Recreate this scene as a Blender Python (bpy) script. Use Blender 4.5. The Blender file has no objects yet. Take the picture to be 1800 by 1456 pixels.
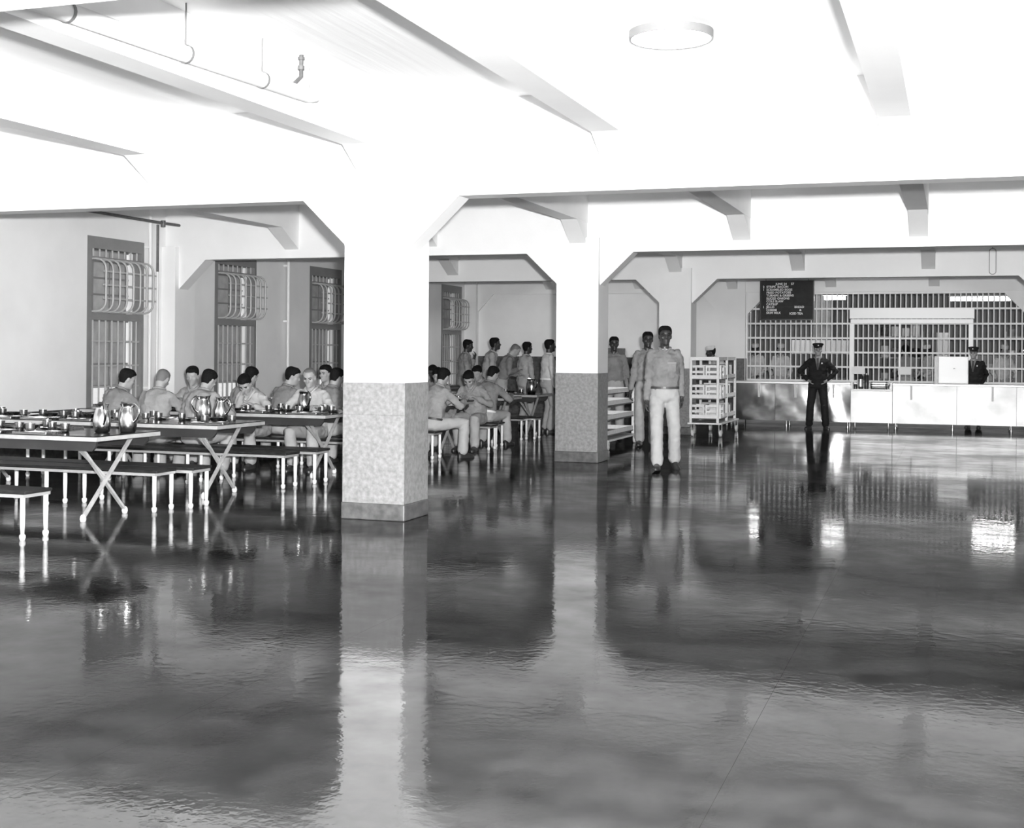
import bpy, bmesh, math, random
from mathutils import Vector, Matrix, noise
random.seed(7)
S = bpy.context.scene
COL = S.collection
R = math.radians

# ---------------------------------------------------------------- camera
cam = bpy.data.objects.new('camera', bpy.data.cameras.new('camera')); COL.objects.link(cam)
cam.matrix_world = Matrix.Translation((0, 0, 1.5)) @ Matrix.Rotation(R(19.176), 4, 'Z') @ Matrix.Rotation(R(90), 4, 'X') @ Matrix.Rotation(R(0.462), 4, 'Z')
cam.data.sensor_fit = 'HORIZONTAL'; cam.data.sensor_width = 36.0
cam.data.lens = 2256.885 / 1800 * 36.0
cam.data.shift_x = (900 - 893) / 1800; cam.data.shift_y = -(728 - 618.175) / 1800
cam.data.clip_start = 0.05; cam.data.clip_end = 200
S.camera = cam

# ---------------------------------------------------------------- world, exposure, flash
W = bpy.data.worlds.new('world'); S.world = W; W.use_nodes = True
W.node_tree.nodes['Background'].inputs[0].default_value = (0.8, 0.8, 0.8, 1)
W.node_tree.nodes['Background'].inputs[1].default_value = 1.3
S.view_settings.view_transform = 'Standard'; S.view_settings.look = 'None'
S.view_settings.gamma = 1.0; S.view_settings.use_curve_mapping = False
S.view_settings.exposure = 0.0
fl = bpy.data.lights.new('camera_flash', 'POINT'); fl.energy = 11500; fl.shadow_soft_size = 0.07
flo = bpy.data.objects.new('camera_flash', fl); COL.objects.link(flo)
flo.location = (0.17, 0.02, 1.72)

# ---------------------------------------------------------------- materials
def mat(name, g=0.5, rough=0.6, metal=0.0, var=0.0, vs=8.0, bump=0.0, bs=40.0, spec=0.5, stretch=None, emit=0.0, rvar=0.0):
    m = bpy.data.materials.new(name); m.use_nodes = True
    nt = m.node_tree; p = nt.nodes['Principled BSDF']
    p.inputs['Base Color'].default_value = (g, g, g, 1)
    p.inputs['Roughness'].default_value = rough; p.inputs['Metallic'].default_value = metal
    p.inputs['Specular IOR Level'].default_value = spec
    if emit:
        p.inputs['Emission Color'].default_value = (1, 1, 1, 1); p.inputs['Emission Strength'].default_value = emit
    tc = None
    def coord():
        nonlocal tc
        if tc is None:
            t = nt.nodes.new('ShaderNodeTexCoord'); tc = t.outputs['Object']
            if stretch:
                mp = nt.nodes.new('ShaderNodeMapping'); mp.inputs['Scale'].default_value = stretch
                nt.links.new(tc, mp.inputs['Vector']); tc = mp.outputs['Vector']
        return tc
    def noise(sc, det=4.0):
        n = nt.nodes.new('ShaderNodeTexNoise'); n.inputs['Scale'].default_value = sc; n.inputs['Detail'].default_value = det
        nt.links.new(coord(), n.inputs['Vector']); return n.outputs['Fac']
    if var:
        r = nt.nodes.new('ShaderNodeValToRGB')
        a, b = max(0.0, g * (1 - var)), min(1.0, g * (1 + var))
        r.color_ramp.elements[0].position = 0.32; r.color_ramp.elements[1].position = 0.68
        r.color_ramp.elements[0].color = (a, a, a, 1); r.color_ramp.elements[1].color = (b, b, b, 1)
        nt.links.new(noise(vs), r.inputs[0]); nt.links.new(r.outputs[0], p.inputs['Base Color'])
    if rvar:
        mr = nt.nodes.new('ShaderNodeMapRange'); mr.inputs[1].default_value = 0.3; mr.inputs[2].default_value = 0.7
        mr.inputs[3].default_value = max(0.02, rough - rvar); mr.inputs[4].default_value = rough + rvar
        nt.links.new(noise(vs * 0.6), mr.inputs[0]); nt.links.new(mr.outputs[0], p.inputs['Roughness'])
    if bump:
        b = nt.nodes.new('ShaderNodeBump'); b.inputs['Strength'].default_value = bump; b.inputs['Distance'].default_value = 0.02
        nt.links.new(noise(bs, 2.0), b.inputs['Height']); nt.links.new(b.outputs[0], p.inputs['Normal'])
    return m

MT = {
 'white': mat('white_paint', 0.82, 0.55, var=0.03, vs=1.5, bump=0.05, bs=30),
 'ceil': mat('ceiling_paint', 0.80, 0.6, var=0.04, vs=2.0, bump=0.25, bs=14, stretch=(1.0, 0.05, 1.0)),
 'wall': mat('wall_paint', 0.82, 0.5, var=0.05, vs=1.2, bump=0.08, bs=12),
 'terrazzo': mat('terrazzo', 0.19, 0.5, var=0.24, vs=26, bump=0.05, bs=50),
 'base': mat('terrazzo_base', 0.075, 0.4, var=0.35, vs=14),
 'dado': mat('dado_panel', 0.07, 0.35, var=0.4, vs=16),
 'joint': mat('floor_joint', 0.03, 0.3),
 'frame': mat('window_paint', 0.22, 0.5, var=0.06, vs=5),
 'bargrey': mat('bar_paint', 0.42, 0.45),
 'barwhite': mat('grille_paint', 0.78, 0.5),
 'pane': mat('frosted_pane', 0.42, 0.25, var=0.15, vs=6),
 'panedark': mat('dark_pane', 0.05, 0.12),
 'pipe': mat('pipe_paint', 0.80, 0.5), 'pipedark': mat('dark_pipe', 0.10, 0.5, var=0.3, vs=12),
 'strap': mat('strap_metal', 0.18, 0.5),
 'top': mat('table_top_linoleum', 0.02, 0.14, var=0.3, vs=9, rvar=0.04, spec=0.2),
 'edge': mat('table_edge_metal', 0.36, 0.35, var=0.12, vs=9),
 'apron': mat('table_apron', 0.024, 0.4, var=0.2, vs=5),
 'legwood': mat('table_leg_metal', 0.34, 0.4, var=0.15, vs=14),
 'benchtop': mat('bench_seat', 0.02, 0.3, var=0.3, vs=10, spec=0.15),
 'benchrail': mat('bench_rail', 0.40, 0.3, metal=0.3),
 'benchleg': mat('bench_leg_paint', 0.80, 0.35),
 'steel': mat('polished_steel', 0.48, 0.24, metal=1.0, rvar=0.06, vs=12),
 'steeldark': mat('dull_steel', 0.30, 0.22, metal=1.0, rvar=0.06, vs=12),
 'sheet': mat('counter_sheet_steel', 0.33, 0.17, metal=1.0, var=0.25, vs=2.2, bump=0.5, bs=2.2, rvar=0.05),
 'sheet2': mat('brushed_sheet_steel', 0.50, 0.50, metal=1.0, var=0.22, vs=1.6, bump=0.25, bs=2.0),
 'counterend': mat('counter_top_metal', 0.55, 0.35, metal=0.7),
 'cart': mat('cart_paint', 0.80, 0.45, var=0.06, vs=20),
 'cartdark': mat('cart_shelf', 0.10, 0.5, var=0.2, vs=14),
 'rubber': mat('rubber', 0.03, 0.6), 'wheel': mat('wheel_hub', 0.6, 0.4),
 'board': mat('menu_board_felt', 0.022, 0.8, var=0.2, vs=10), 'letter': mat('white_letter', 0.75, 0.6),
 'card': mat('white_card', 0.85, 0.7), 'boxwhite': mat('white_enamel', 0.85, 0.35),
 'black': mat('black_enamel', 0.015, 0.3), 'tin': mat('tin', 0.4, 0.3, metal=0.8),
 'ring': mat('lamp_rim', 0.20, 0.4), 'lamp': mat('lamp_diffuser', 0.85, 0.5, emit=85.0),
 'tube': mat('fluorescent_tube', 0.9, 0.5, emit=26.0),
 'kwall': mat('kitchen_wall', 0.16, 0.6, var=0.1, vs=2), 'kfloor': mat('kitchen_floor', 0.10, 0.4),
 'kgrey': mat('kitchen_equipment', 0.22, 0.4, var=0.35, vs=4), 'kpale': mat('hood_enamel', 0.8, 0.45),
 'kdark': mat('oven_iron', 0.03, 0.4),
 'shirt': mat('chambray_shirt', 0.27, 0.85, var=0.14, vs=7, bump=1.0, bs=13, spec=0.2),
 'shirtpale': mat('pale_shirt', 0.40, 0.85, var=0.12, vs=7, bump=1.0, bs=13, spec=0.2),
 'shirtdk': mat('grey_shirt', 0.21, 0.85, var=0.14, vs=7, bump=1.0, bs=13, spec=0.2),
 'white_cloth': mat('white_cloth', 0.62, 0.85, var=0.08, vs=7, bump=0.6, bs=11, spec=0.2),
 'trouser': mat('khaki_trousers', 0.38, 0.85, var=0.10, vs=7, bump=0.6, bs=10, spec=0.2),
 'trouserw': mat('white_trousers', 0.40, 0.85, var=0.07, vs=7, bump=0.6, bs=10, spec=0.2),
 'uniform': mat('dark_uniform', 0.016, 0.8, var=0.2, vs=7, bump=0.5, bs=10, spec=0.25),
 'tie': mat('necktie', 0.05, 0.7), 'gshirt': mat('uniform_shirt', 0.22, 0.8),
 'shoe': mat('shoe_leather', 0.03, 0.35, var=0.2, vs=20), 'belt': mat('belt_leather', 0.05, 0.45),
 'skinlt': mat('light_skin', 0.33, 0.5, var=0.06, vs=14, spec=0.35), 'skindk': mat('dark_skin', 0.042, 0.42, var=0.12, vs=14, spec=0.45),
 'hair': mat('dark_hair', 0.006, 0.7, bump=0.5, bs=90, spec=0.15), 'hairlt': mat('cropped_hair', 0.14, 0.7, bump=0.3, bs=120),
 'eye': mat('eye', 0.02, 0.2), 'badge': mat('badge_metal', 0.7, 0.25, metal=0.8),
}
def floor_material():
    m = bpy.data.materials.new('waxed_floor'); m.use_nodes = True; nt = m.node_tree; nt.nodes.clear()
    N = nt.nodes.new; L = nt.links.new
    geo = N('ShaderNodeNewGeometry'); out = N('ShaderNodeOutputMaterial')
    def nz(sc, det, rough=0.55, dist=0.0, vec=None):
        n = N('ShaderNodeTexNoise'); n.inputs['Scale'].default_value = sc; n.inputs['Detail'].default_value = det; n.inputs['Roughness'].default_value = rough; n.inputs['Distortion'].default_value = dist
        L(vec or geo.outputs['Position'], n.inputs['Vector']); return n.outputs['Fac']
    def rng(src, a, b, c, d):
        r = N('ShaderNodeMapRange'); r.inputs[1].default_value = a; r.inputs[2].default_value = b; r.inputs[3].default_value = c; r.inputs[4].default_value = d; L(src, r.inputs[0]); return r.outputs[0]
    mp = N('ShaderNodeMapping'); mp.inputs['Rotation'].default_value = (0, 0, R(20)); mp.inputs['Scale'].default_value = (0.55, 1.0, 1); L(geo.outputs['Position'], mp.inputs['Vector'])
    a = nz(0.8, 4, 0.5, 0.0, mp.outputs['Vector']); b = nz(3.5, 5, 0.55, 0.0)
    mx = N('ShaderNodeMath'); mx.operation = 'MULTIPLY_ADD'; mx.inputs[1].default_value = 0.35; L(b, mx.inputs[0])
    m2 = N('ShaderNodeMath'); m2.operation = 'MULTIPLY'; m2.inputs[1].default_value = 0.65; L(a, m2.inputs[0]); L(m2.outputs[0], mx.inputs[2])
    wear = mx.outputs[0]
    r = N('ShaderNodeValToRGB'); r.color_ramp.interpolation = 'B_SPLINE'; r.color_ramp.elements[0].position = 0.40; r.color_ramp.elements[1].position = 0.60
    r.color_ramp.elements[0].color = (0.005,) * 3 + (1,); r.color_ramp.elements[1].color = (0.026,) * 3 + (1,); L(wear, r.inputs[0])
    df = N('ShaderNodeBsdfDiffuse'); L(r.outputs[0], df.inputs['Color'])
    gl = N('ShaderNodeBsdfGlossy'); gl.inputs['Color'].default_value = (1, 1, 1, 1); L(rng(wear, .40, .60, .035, .11), gl.inputs['Roughness'])
    b1 = N('ShaderNodeBump'); b1.inputs['Strength'].default_value = 0.07; b1.inputs['Distance'].default_value = 0.01; L(nz(5, 2), b1.inputs['Height'])
    b2 = N('ShaderNodeBump'); b2.inputs['Strength'].default_value = 0.05; b2.inputs['Distance'].default_value = 0.01; L(nz(22, 2), b2.inputs['Height']); L(b1.outputs[0], b2.inputs['Normal'])
    L(b2.outputs[0], gl.inputs['Normal'])
    fr = N('ShaderNodeFresnel'); fr.inputs[0].default_value = 1.45
    cov = N('ShaderNodeMath'); cov.operation = 'MULTIPLY'; L(fr.outputs[0], cov.inputs[0]); L(rng(wear, .40, .60, 1.0, .52), cov.inputs[1])
    ms = N('ShaderNodeMixShader'); L(cov.outputs[0], ms.inputs[0]); L(df.outputs[0], ms.inputs[1]); L(gl.outputs[0], ms.inputs[2]); L(ms.outputs[0], out.inputs[0])
    return m
MT['floor'] = floor_material()
g = bpy.data.materials.new('clear_glass'); g.use_nodes = True
nt = g.node_tree; nt.nodes.clear()
o_ = nt.nodes.new('ShaderNodeOutputMaterial'); mx = nt.nodes.new('ShaderNodeMixShader'); tr = nt.nodes.new('ShaderNodeBsdfTransparent'); gl = nt.nodes.new('ShaderNodeBsdfGlossy')
gl.inputs['Roughness'].default_value = 0.03
mx.inputs[0].default_value = 0.12; nt.links.new(tr.outputs[0], mx.inputs[1]); nt.links.new(gl.outputs[0], mx.inputs[2]); nt.links.new(mx.outputs[0], o_.inputs[0])
MT['glass'] = g

# ---------------------------------------------------------------- mesh helpers
def frames(pts):
    n = len(pts); out = []
    t0 = (pts[1] - pts[0]).normalized()
    ref = Vector((1, 0, 0)) if abs(t0.x) < 0.8 else Vector((0, 1, 0))
    u = (ref - t0 * ref.dot(t0)).normalized()
    for i in range(n):
        t = (pts[min(i + 1, n - 1)] - pts[max(i - 1, 0)]).normalized()
        u = (u - t * u.dot(t)).normalized(); out.append((u, t.cross(u)))
    return out
class MB:
    def __init__(s): s.V = []; s.F = []
    def add(s, V, F):
        k = len(s.V); s.V += [tuple(v) for v in V]; s.F += [tuple(i + k for i in f) for f in F]; return s
    def box(s, x0, x1, y0, y1, z0, z1):
        return s.add([(x0,y0,z0),(x1,y0,z0),(x1,y1,z0),(x0,y1,z0),(x0,y0,z1),(x1,y0,z1),(x1,y1,z1),(x0,y1,z1)],
                     [(0,3,2,1),(4,5,6,7),(0,1,5,4),(1,2,6,5),(2,3,7,6),(3,0,4,7)])
    def bar(s, a, b, w, h, up=(0, 0, 1)):
        a, b = Vector(a), Vector(b); d = (b - a).normalized(); x = d.cross(Vector(up)).normalized(); y = x.cross(d)
        V = [p + x * (w / 2 * i) + y * (h / 2 * j) for p in (a, b) for i, j in ((-1,-1),(1,-1),(1,1),(-1,1))]
        return s.add(V, [(0,3,2,1),(4,5,6,7),(0,1,5,4),(1,2,6,5),(2,3,7,6),(3,0,4,7)])
    def loft(s, rings, closed=False):
        n = len(rings[0]); V = [p for r in rings for p in r]; F = []; m = len(rings)
        for i in range(m if closed else m - 1):
            for j in range(n):
                a, b = i * n, ((i + 1) % m) * n
                F.append((a + j, a + (j + 1) % n, b + (j + 1) % n, b + j))
        if not closed: F += [tuple(range(n))[::-1], tuple(range((m - 1) * n, m * n))]
        return s.add(V, F)
    def tube(s, pts, rad, n=8, round_=False, closed=False):
        pts = [Vector(p) for p in pts]; rad = list(rad) if hasattr(rad, '__len__') else [rad] * len(pts)
        if round_:
            d0 = (pts[0] - pts[1]).normalized(); d1 = (pts[-1] - pts[-2]).normalized(); r0, r1 = rad[0], rad[-1]
            pts = [pts[0] + d0 * r0 * 0.95, pts[0] + d0 * r0 * 0.6] + pts + [pts[-1] + d1 * r1 * 0.6, pts[-1] + d1 * r1 * 0.95]
            rad = [r0 * 0.3, r0 * 0.8] + rad + [r1 * 0.8, r1 * 0.3]
        fr = frames(pts)
        if closed:
            q = pts + [pts[0]]
        return s.loft([[p + u * (r * math.cos(2 * math.pi * k / n)) + v * (r * math.sin(2 * math.pi * k / n)) for k in range(n)] for p, r, (u, v) in zip(pts, rad, fr)], closed)
    def lathe(s, prof, n=16, c=(0, 0, 0), closed=False):
        c = Vector(c)
        return s.loft([[c + Vector((r * math.cos(2 * math.pi * k / n), r * math.sin(2 * math.pi * k / n), z)) for k in range(n)] for r, z in prof], closed)
    def ell(s, c, r, n=12, m=8, M=None):
        c = Vector(c); rings = []
        for i in range(1, m):
            a = math.pi * i / m
            rings.append([Vector((r[0] * math.sin(a) * math.cos(2 * math.pi * k / n), r[1] * math.sin(a) * math.sin(2 * math.pi * k / n), -r[2] * math.cos(a))) for k in range(n)])
        if M: rings = [[M @ p for p in q] for q in rings]
        return s.loft([[c + p for p in q] for q in rings])
    def prism(s, poly, axis, a, b):
        f = {'y': lambda p, t: (p[0], t, p[1]), 'x': lambda p, t: (t, p[0], p[1]), 'z': lambda p, t: (p[0], p[1], t)}[axis]
        n = len(poly)
        return s.add([f(p, a) for p in poly] + [f(p, b) for p in poly], [tuple(range(n)), tuple(range(n, 2 * n))[::-1]] + [(i, i + n, (i + 1) % n + n, (i + 1) % n) for i in range(n)])
    def mesh(s, name):
        me = bpy.data.meshes.new(name); me.from_pydata(s.V, [], s.F)
        bm = bmesh.new(); bm.from_mesh(me); bmesh.ops.recalc_face_normals(bm, faces=bm.faces); bm.to_mesh(me); bm.free()
        return me
    def build(s, name, m, parent=None, smooth=False, loc=None, bevel=0.0):
        me = s.mesh(name)
        return obj(name, me, m, parent, smooth, loc, bevel)
def obj(name, me, m, parent=None, smooth=False, loc=None, bevel=0.0):
    if m is not None and not me.materials: me.materials.append(MT[m] if isinstance(m, str) else m)
    if smooth:
        for p in me.polygons: p.use_smooth = True
        me.set_sharp_from_angle(angle=R(50))
    o = bpy.data.objects.new(name, me); COL.objects.link(o)
    if parent: o.parent = parent
    if loc: o.location = loc
    if bevel:
        b = o.modifiers.new('bevel', 'BEVEL'); b.width = bevel; b.segments = 2; b.limit_method = 'ANGLE'
    return o
def tag(o, label=None, cat=None, group=None, kind=None):
    if label: o['label'] = label
    if cat: o['category'] = cat
    if group: o['group'] = group
    if kind: o['kind'] = kind
    return o
def empty(name, loc=(0, 0, 0), rz=0.0):
    o = bpy.data.objects.new(name, None); COL.objects.link(o); o.location = loc; o.rotation_euler = (0, 0, rz); o.empty_display_size = 0.1
    return o
def copy_tree(o, parent=None):
    c = o.copy(); COL.objects.link(c); c.parent = parent
    for ch in list(o.children): copy_tree(ch, c)
    return c

# a small scene of its own in which shapes are worked out before they are placed
WK = bpy.data.scenes.new('work'); WVL = WK.view_layers[0]
def evaluated(o):
    WK.collection.objects.link(o); WVL.update()
    return o.evaluated_get(WVL.depsgraph)
def release(o): WK.collection.objects.unlink(o)

# ---------------------------------------------------------------- building: grid
XC, CW, CD = -5.146, 0.5925, 0.53          # column: left face, width, depth
Y1, SP = 10.340, 6.4543                    # first girder line in view, bay depth
HG, HJ, HC = 2.856, 3.264, 3.69            # underside of girders, joists, ceiling
GR, GW, HX, HZ = 0.079, 0.253, 0.462, 0.443
XW = -11.44; XR = 8.1; YF = Y1 - 3 * SP; YB = Y1 + 3 * SP
BAY = 6.62; JS = BAY / 3
CX = XC + CW / 2

# floor: cast strips with open joints
fl_base = MB().box(XW - .3, XR + .3, YF - .3, YB + .3, -0.30, -0.004).build('floor', 'joint'); tag(fl_base, kind='structure')
cuts = [XW, -9.45, -7.25, -5.05, -2.97, -0.75, 1.45, 3.65, 5.85, XR]
for a, b in zip(cuts, cuts[1:]):
    MB().box(a + .0005, b - .0005, YF, YB + .12, -0.0045, 0.0).build('floor_slab', 'floor', fl_base)
# ceiling
c_ = MB().box(XW - .3, XR + .3, YF - .3, YB + .3, HC, HC + 0.25).build('ceiling', 'ceil'); tag(c_, kind='structure')
# columns
def column(x, y):
    e = empty('column', (x, y, 0)); tag(e, kind='structure')
    MB().box(0, CW, 0, CD, 1.215, HG + 0.2).build('shaft', 'white', e)
    MB().box(-.004, CW + .004, -.004, CD + .004, .147, .93).build('lower_cladding', 'terrazzo', e, bevel=.002)
    MB().box(-.004, CW + .004, -.004, CD + .004, .930, 1.215).build('upper_cladding', 'terrazzo', e, bevel=.002)
    MB().box(-.012, CW + .012, -.014, CD + .014, 0, .147).build('plinth', 'base', e, bevel=.01)
    return e
for k in range(-1, 3):
    for j in (0, 1):
        if (k, j) in ((-1, 0), (-1, 1)): continue
        column(XC + j * BAY, Y1 + k * SP)
# girders with haunches at the columns, joists with brackets
def girder(y, depth=GW, haunches=True):
    e = empty('girder_beam', (0, y, 0)); tag(e, kind='structure')
    MB().box(XW, XR, 0, depth, HG, HC).build('web', 'white', e)
    if haunches:
        for j in (0, 1):
            for sgn in (-1, 1):
                x = XC + j * BAY + (CW if sgn > 0 else 0)
                MB().prism([(x, HG - HZ), (x + sgn * HX, HG), (x, HG)], 'y', 0, depth).build('haunch', 'white', e)
        MB().prism([(XW + .24, HG - HZ), (XW + .24 + HX, HG), (XW + .24, HG)], 'y', 0, depth).build('haunch', 'white', e)
    return e
for k in range(-2, 3):
    girder(Y1 + k * SP + GR)
jx = [CX + i * JS for i in range(-2, 6)]
for k in range(-2, 3):
    y0 = Y1 + k * SP + GR + GW; y1 = Y1 + (k + 1) * SP + GR
    for x in jx:
        if k == -2 and False: continue
        e = empty('joist_beam', (x, 0, 0)); tag(e, kind='structure')
        w = .237 / 2
        MB().box(-w, w, y0, y1, HJ, HC).build('web', 'white', e)
        onc = min(abs(x - CX), abs(x - CX - BAY)) < .1
        yb = y1 - (GR if onc else 0)
        MB().prism([(y1 - .513, HJ), (yb, HJ - .282), (y1, HJ - .282), (y1, HJ)], 'x', -w * .96, w * .96).build('bracket', 'white', e)
        MB().prism([(y0 + .513, HJ), (y0, HJ - .282), (y0, HJ)], 'x', -w * .96, w * .96).build('bracket', 'white', e)
# wall pilasters
def pilaster(x0, x1, y0, y1, top=HG + .2):
    e = empty('pilaster_column', (0, 0, 0)); tag(e, kind='structure')
    MB().box(x0, x1, y0, y1, 0, top).build('shaft', 'white', e)
for k in range(-1, 3):
    pilaster(XW, XW + .24, Y1 + k * SP - .02, Y1 + k * SP + .52)

# left wall with window openings
WY0, WW, WS, WT, WB = 14.99, 1.34, 3.272, 3.08, 0.62
wins = [WY0 + WS * i for i in range(5)]
wl = empty('wall_left'); tag(wl, kind='structure')
ys = [YF] + [v for w in wins for v in (w, w + WW)] + [YB + .2]
for i in range(0, len(ys), 2):
    MB().box(XW - .42, XW, ys[i], ys[i + 1], 0, HC).build('pier', 'wall', wl)
for w in wins:
    MB().box(XW - .42, XW, w, w + WW, WT, HC).build('lintel', 'wall', wl)
    MB().box(XW - .42, XW, w, w + WW, 0, WB).build('sill_wall', 'wall', wl)
MB().box(XW, XW + .015, YF, YB, 0, .66).build('dado', 'dado', wl)
def window(i, y):
    e = empty('window_%d' % (i + 1), (XW, y, 0)); tag(e, kind='structure')
    f = 0.11
    fb = MB().box(-.16, -.005, 0, f, WB, WT).box(-.16, -.005, WW - f * .6, WW, WB, WT).box(-.16, -.005, f, WW - f * .6, WT - .17, WT).box(-.16, -.005, f, WW - f * .6, WB, WB + .06)
    fb.box(-.12, -.005, f, WW - f * .6, 1.90, 2.0).box(-.12, -.02, f, WW - f * .6, 2.76, 2.80)
    fb.build('frame', 'frame', e)
    a, b = f, WW - f * .6
    for k in range(8):
        yy = a + (b - a) * (k + .5) / 8
        MB().tube([(-.04, yy, 2.79), (-.04, yy, WT - .16)], .014, 6).build('bar', 'bargrey', e)
        MB().tube([(-.04, yy, WB + .05), (-.04, yy, 1.91)], .014, 6).build('bar', 'bargrey', e)
    for z in (.95, 1.25, 1.60):
        MB().box(-.05, -.035, a, b, z - .013, z + .013).build('rail', 'bargrey', e)
    for k in range(8):                                   # basket of bent bars bulging into the room
        yy = a + .02 + (b - a - .04) * k / 7
        D, z0, z1, r = .22, 2.02, 2.76, .15
        pts = [(-.06, yy, z0)] + [(D - r + r * math.sin(t), yy, z0 + r - r * math.cos(t)) for t in [R(q) for q in (0, 22, 45, 68, 90)]]
        pts += [(D - r + r * math.cos(t), yy, z1 - r + r * math.sin(t)) for t in [R(q) for q in (0, 22, 45, 68, 90)]] + [(-.06, yy, z1)]
        MB().tube(pts, .015, 6).build('basket_bar', 'bargrey', e, True)
    for z in (2.20, 2.39, 2.58):
        MB().box(.205, .217, a - .02, b + .06, z - .012, z + .012).build('basket_rail', 'bargrey', e)
    rows = [WB + .06, .95, 1.27, 1.60, 1.90, 2.28, 2.52, 2.76, 2.92]
    cols = [a, a + (b - a) / 3, a + 2 * (b - a) / 3, b]
    for ri in range(len(rows) - 1):
        for ci in range(3):
            m = 'glass' if ri == 0 or (i == 1 and ci == 0 and ri < 4) else ('panedark' if (ci == 0 and i in (0,)) else 'pane')
            if ri == 4 and False: continue
            MB().box(-.30, -.292, cols[ci] + .012, cols[ci + 1] - .012, rows[ri] + .012, rows[ri + 1] - .012).build('pane', m, e)
    mb = MB()
    for z in rows: mb.box(-.315, -.28, 0, WW, z - .014, z + .014)
    for y_ in cols: mb.box(-.314, -.281, y_ - .014, y_ + .014, WB, WT)
    mb.build('sash', 'frame', e)
    MB().box(-.33, .03, -.03, WW + .03, WB - .03, WB).build('sill', 'frame', e)
for i, w in enumerate(wins): window(i, w)

# back wall: blank left half with a blind arch, barred opening to the kitchen on the right
YW = YB + .10
wb = empty('wall_back'); tag(wb, kind='structure')
OX0, OX1, OZ0, OZ1 = XC + CW + .04, XC + BAY - .04, .86, HG
MB().box(XW - .3, OX0, YW, YW + .25, 0, HC).build('left_panel', 'wall', wb)
MB().box(OX0, OX1, YW, YW + .25, OZ1, HC).build('lintel', 'white', wb)
MB().box(OX0, OX1, YW, YW + .25, 0, OZ0).build('parapet', 'wall', wb)
MB().box(OX1, XR + .3, YW, YW + .25, 0, HC).build('right_panel', 'wall', wb)
for x, sg in ((OX0, 1), (OX1, -1)):
    MB().prism([(x, OZ1 - HZ), (x + sg * HX * .9, OZ1), (x, OZ1)], 'y', YW, YW + .25).build('haunch', 'white', wb)
MB().box(XW, XR, YW - .07, YW, HG + .05, HC).build('blind_girder', 'white', wb)
for x, sg in ((XC, -1), (XW + .24, 1)):
    MB().prism([(x, HG - HZ), (x + sg * HX, HG + .05), (x, HG + .05)], 'y', YW - .07, YW).build('blind_haunch', 'white', wb)
MB().box(XW, OX0 - .02, YW - .02, YW, .12, 1.385).build('dado', 'dado', wb)
MB().box(XW, OX0 - .02, YW - .035, YW, 0, .12).build('skirting', 'base', wb)
pilaster(XC, XC + CW, YB, YW, HC); pilaster(XC + BAY, XC + BAY + CW, YB, YW, HC); pilaster(XW, XW + .30, YB - .1, YW, HC)
MB().box(XC + .01, XC + CW - .01, YB - .012, YB, .12, 1.385).build('pilaster_dado', 'dado', wb)
# terrazzo-faced stub wall behind the standing men
sw = MB().box(-7.72, -7.40, 28.95, YW - .02, 0, 1.60).build('stub_wall', 'terrazzo', bevel=.01); tag(sw, kind='structure')
MB().box(-7.73, -7.39, 28.93, YW - .03, 0, .13).build('plinth', 'base', sw)
wr = MB().box(XR, XR + .3, YF - .3, YB + .3, 0, HC).build('wall_right', 'wall'); tag(wr, kind='structure')
wf = MB().box(XW - .3, XR + .3, YF - .3, YF, 0, HC).build('wall_front', 'wall'); tag(wf, kind='structure')

# ---------------------------------------------------------------- kitchen behind the grille
KY = YW + .25
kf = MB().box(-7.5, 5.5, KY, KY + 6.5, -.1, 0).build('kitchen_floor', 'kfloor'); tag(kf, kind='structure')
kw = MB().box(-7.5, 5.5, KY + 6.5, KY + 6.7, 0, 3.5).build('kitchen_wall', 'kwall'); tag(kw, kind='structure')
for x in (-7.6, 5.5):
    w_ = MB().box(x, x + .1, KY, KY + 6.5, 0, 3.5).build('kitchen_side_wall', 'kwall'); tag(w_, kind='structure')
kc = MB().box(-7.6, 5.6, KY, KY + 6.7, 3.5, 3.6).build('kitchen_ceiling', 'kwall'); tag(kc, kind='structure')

# ---------------------------------------------------------------- barred grille, hatch, menu board
gr = empty('bar_grille', (0, YW + .06, 0)); tag(gr, 'white iron bar grille closing the wide kitchen opening', 'grille')
def oz_top(x):
    return min(OZ1, OZ1 - HZ + min(x - OX0, OX1 - x) * HZ / (HX * .9))
nb = 52
for k in range(nb):
    x = OX0 + (OX1 - OX0) * (k + .5) / nb
    MB().tube([(x, 0, OZ0), (x, 0, oz_top(x))], .0155, 6).build('bar', 'barwhite', gr, True)
for z in (.90, 1.212, 1.541, 1.863, 2.191, 2.526):
    d = max(0, (z - (OZ1 - HZ)) * HX * .9 / HZ)
    MB().box(OX0 + d, OX1 - d, -.022, -.012, z - .02, z + .02).build('crossbar', 'barwhite', gr)
ht = empty('serving_hatch', (0, YW - .04, 0)); tag(ht, 'white framed serving hatch with deep header set in the bar grille', 'hatch')
MB().box(-2.23, .404, -.06, .06, 2.30, 2.54).build('header', 'boxwhite', ht, bevel=.006)
MB().box(-2.21, .385, -.04, .06, 2.19, 2.29).build('lower_header', 'boxwhite', ht, bevel=.006)
for a, b in ((-2.23, -2.125), (.285, .385)): MB().box(a, b, -.04, .06, .88, 2.19).build('jamb', 'boxwhite', ht, bevel=.006)
MB().box(-1.17, -1.135, -.02, .04, .88, 2.19).build('mullion', 'boxwhite', ht)
for (a, b, t) in ((-2.17, -1.89, 'white card fixed to the bars beside the hatch jamb'), (-1.18, -.90, 'white card hanging on the bars in the middle of the hatch')):
    tag(MB().box(a, b, YW - .10, YW - .09, 1.06, 1.225).build('notice_card', 'card'), t, 'card', 'cards on the grille')
mbd = empty('menu_board', (-4.17, 29.4, 2.27)); tag(mbd, 'black menu board with white letters hung before the bars', 'menu board')
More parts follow.
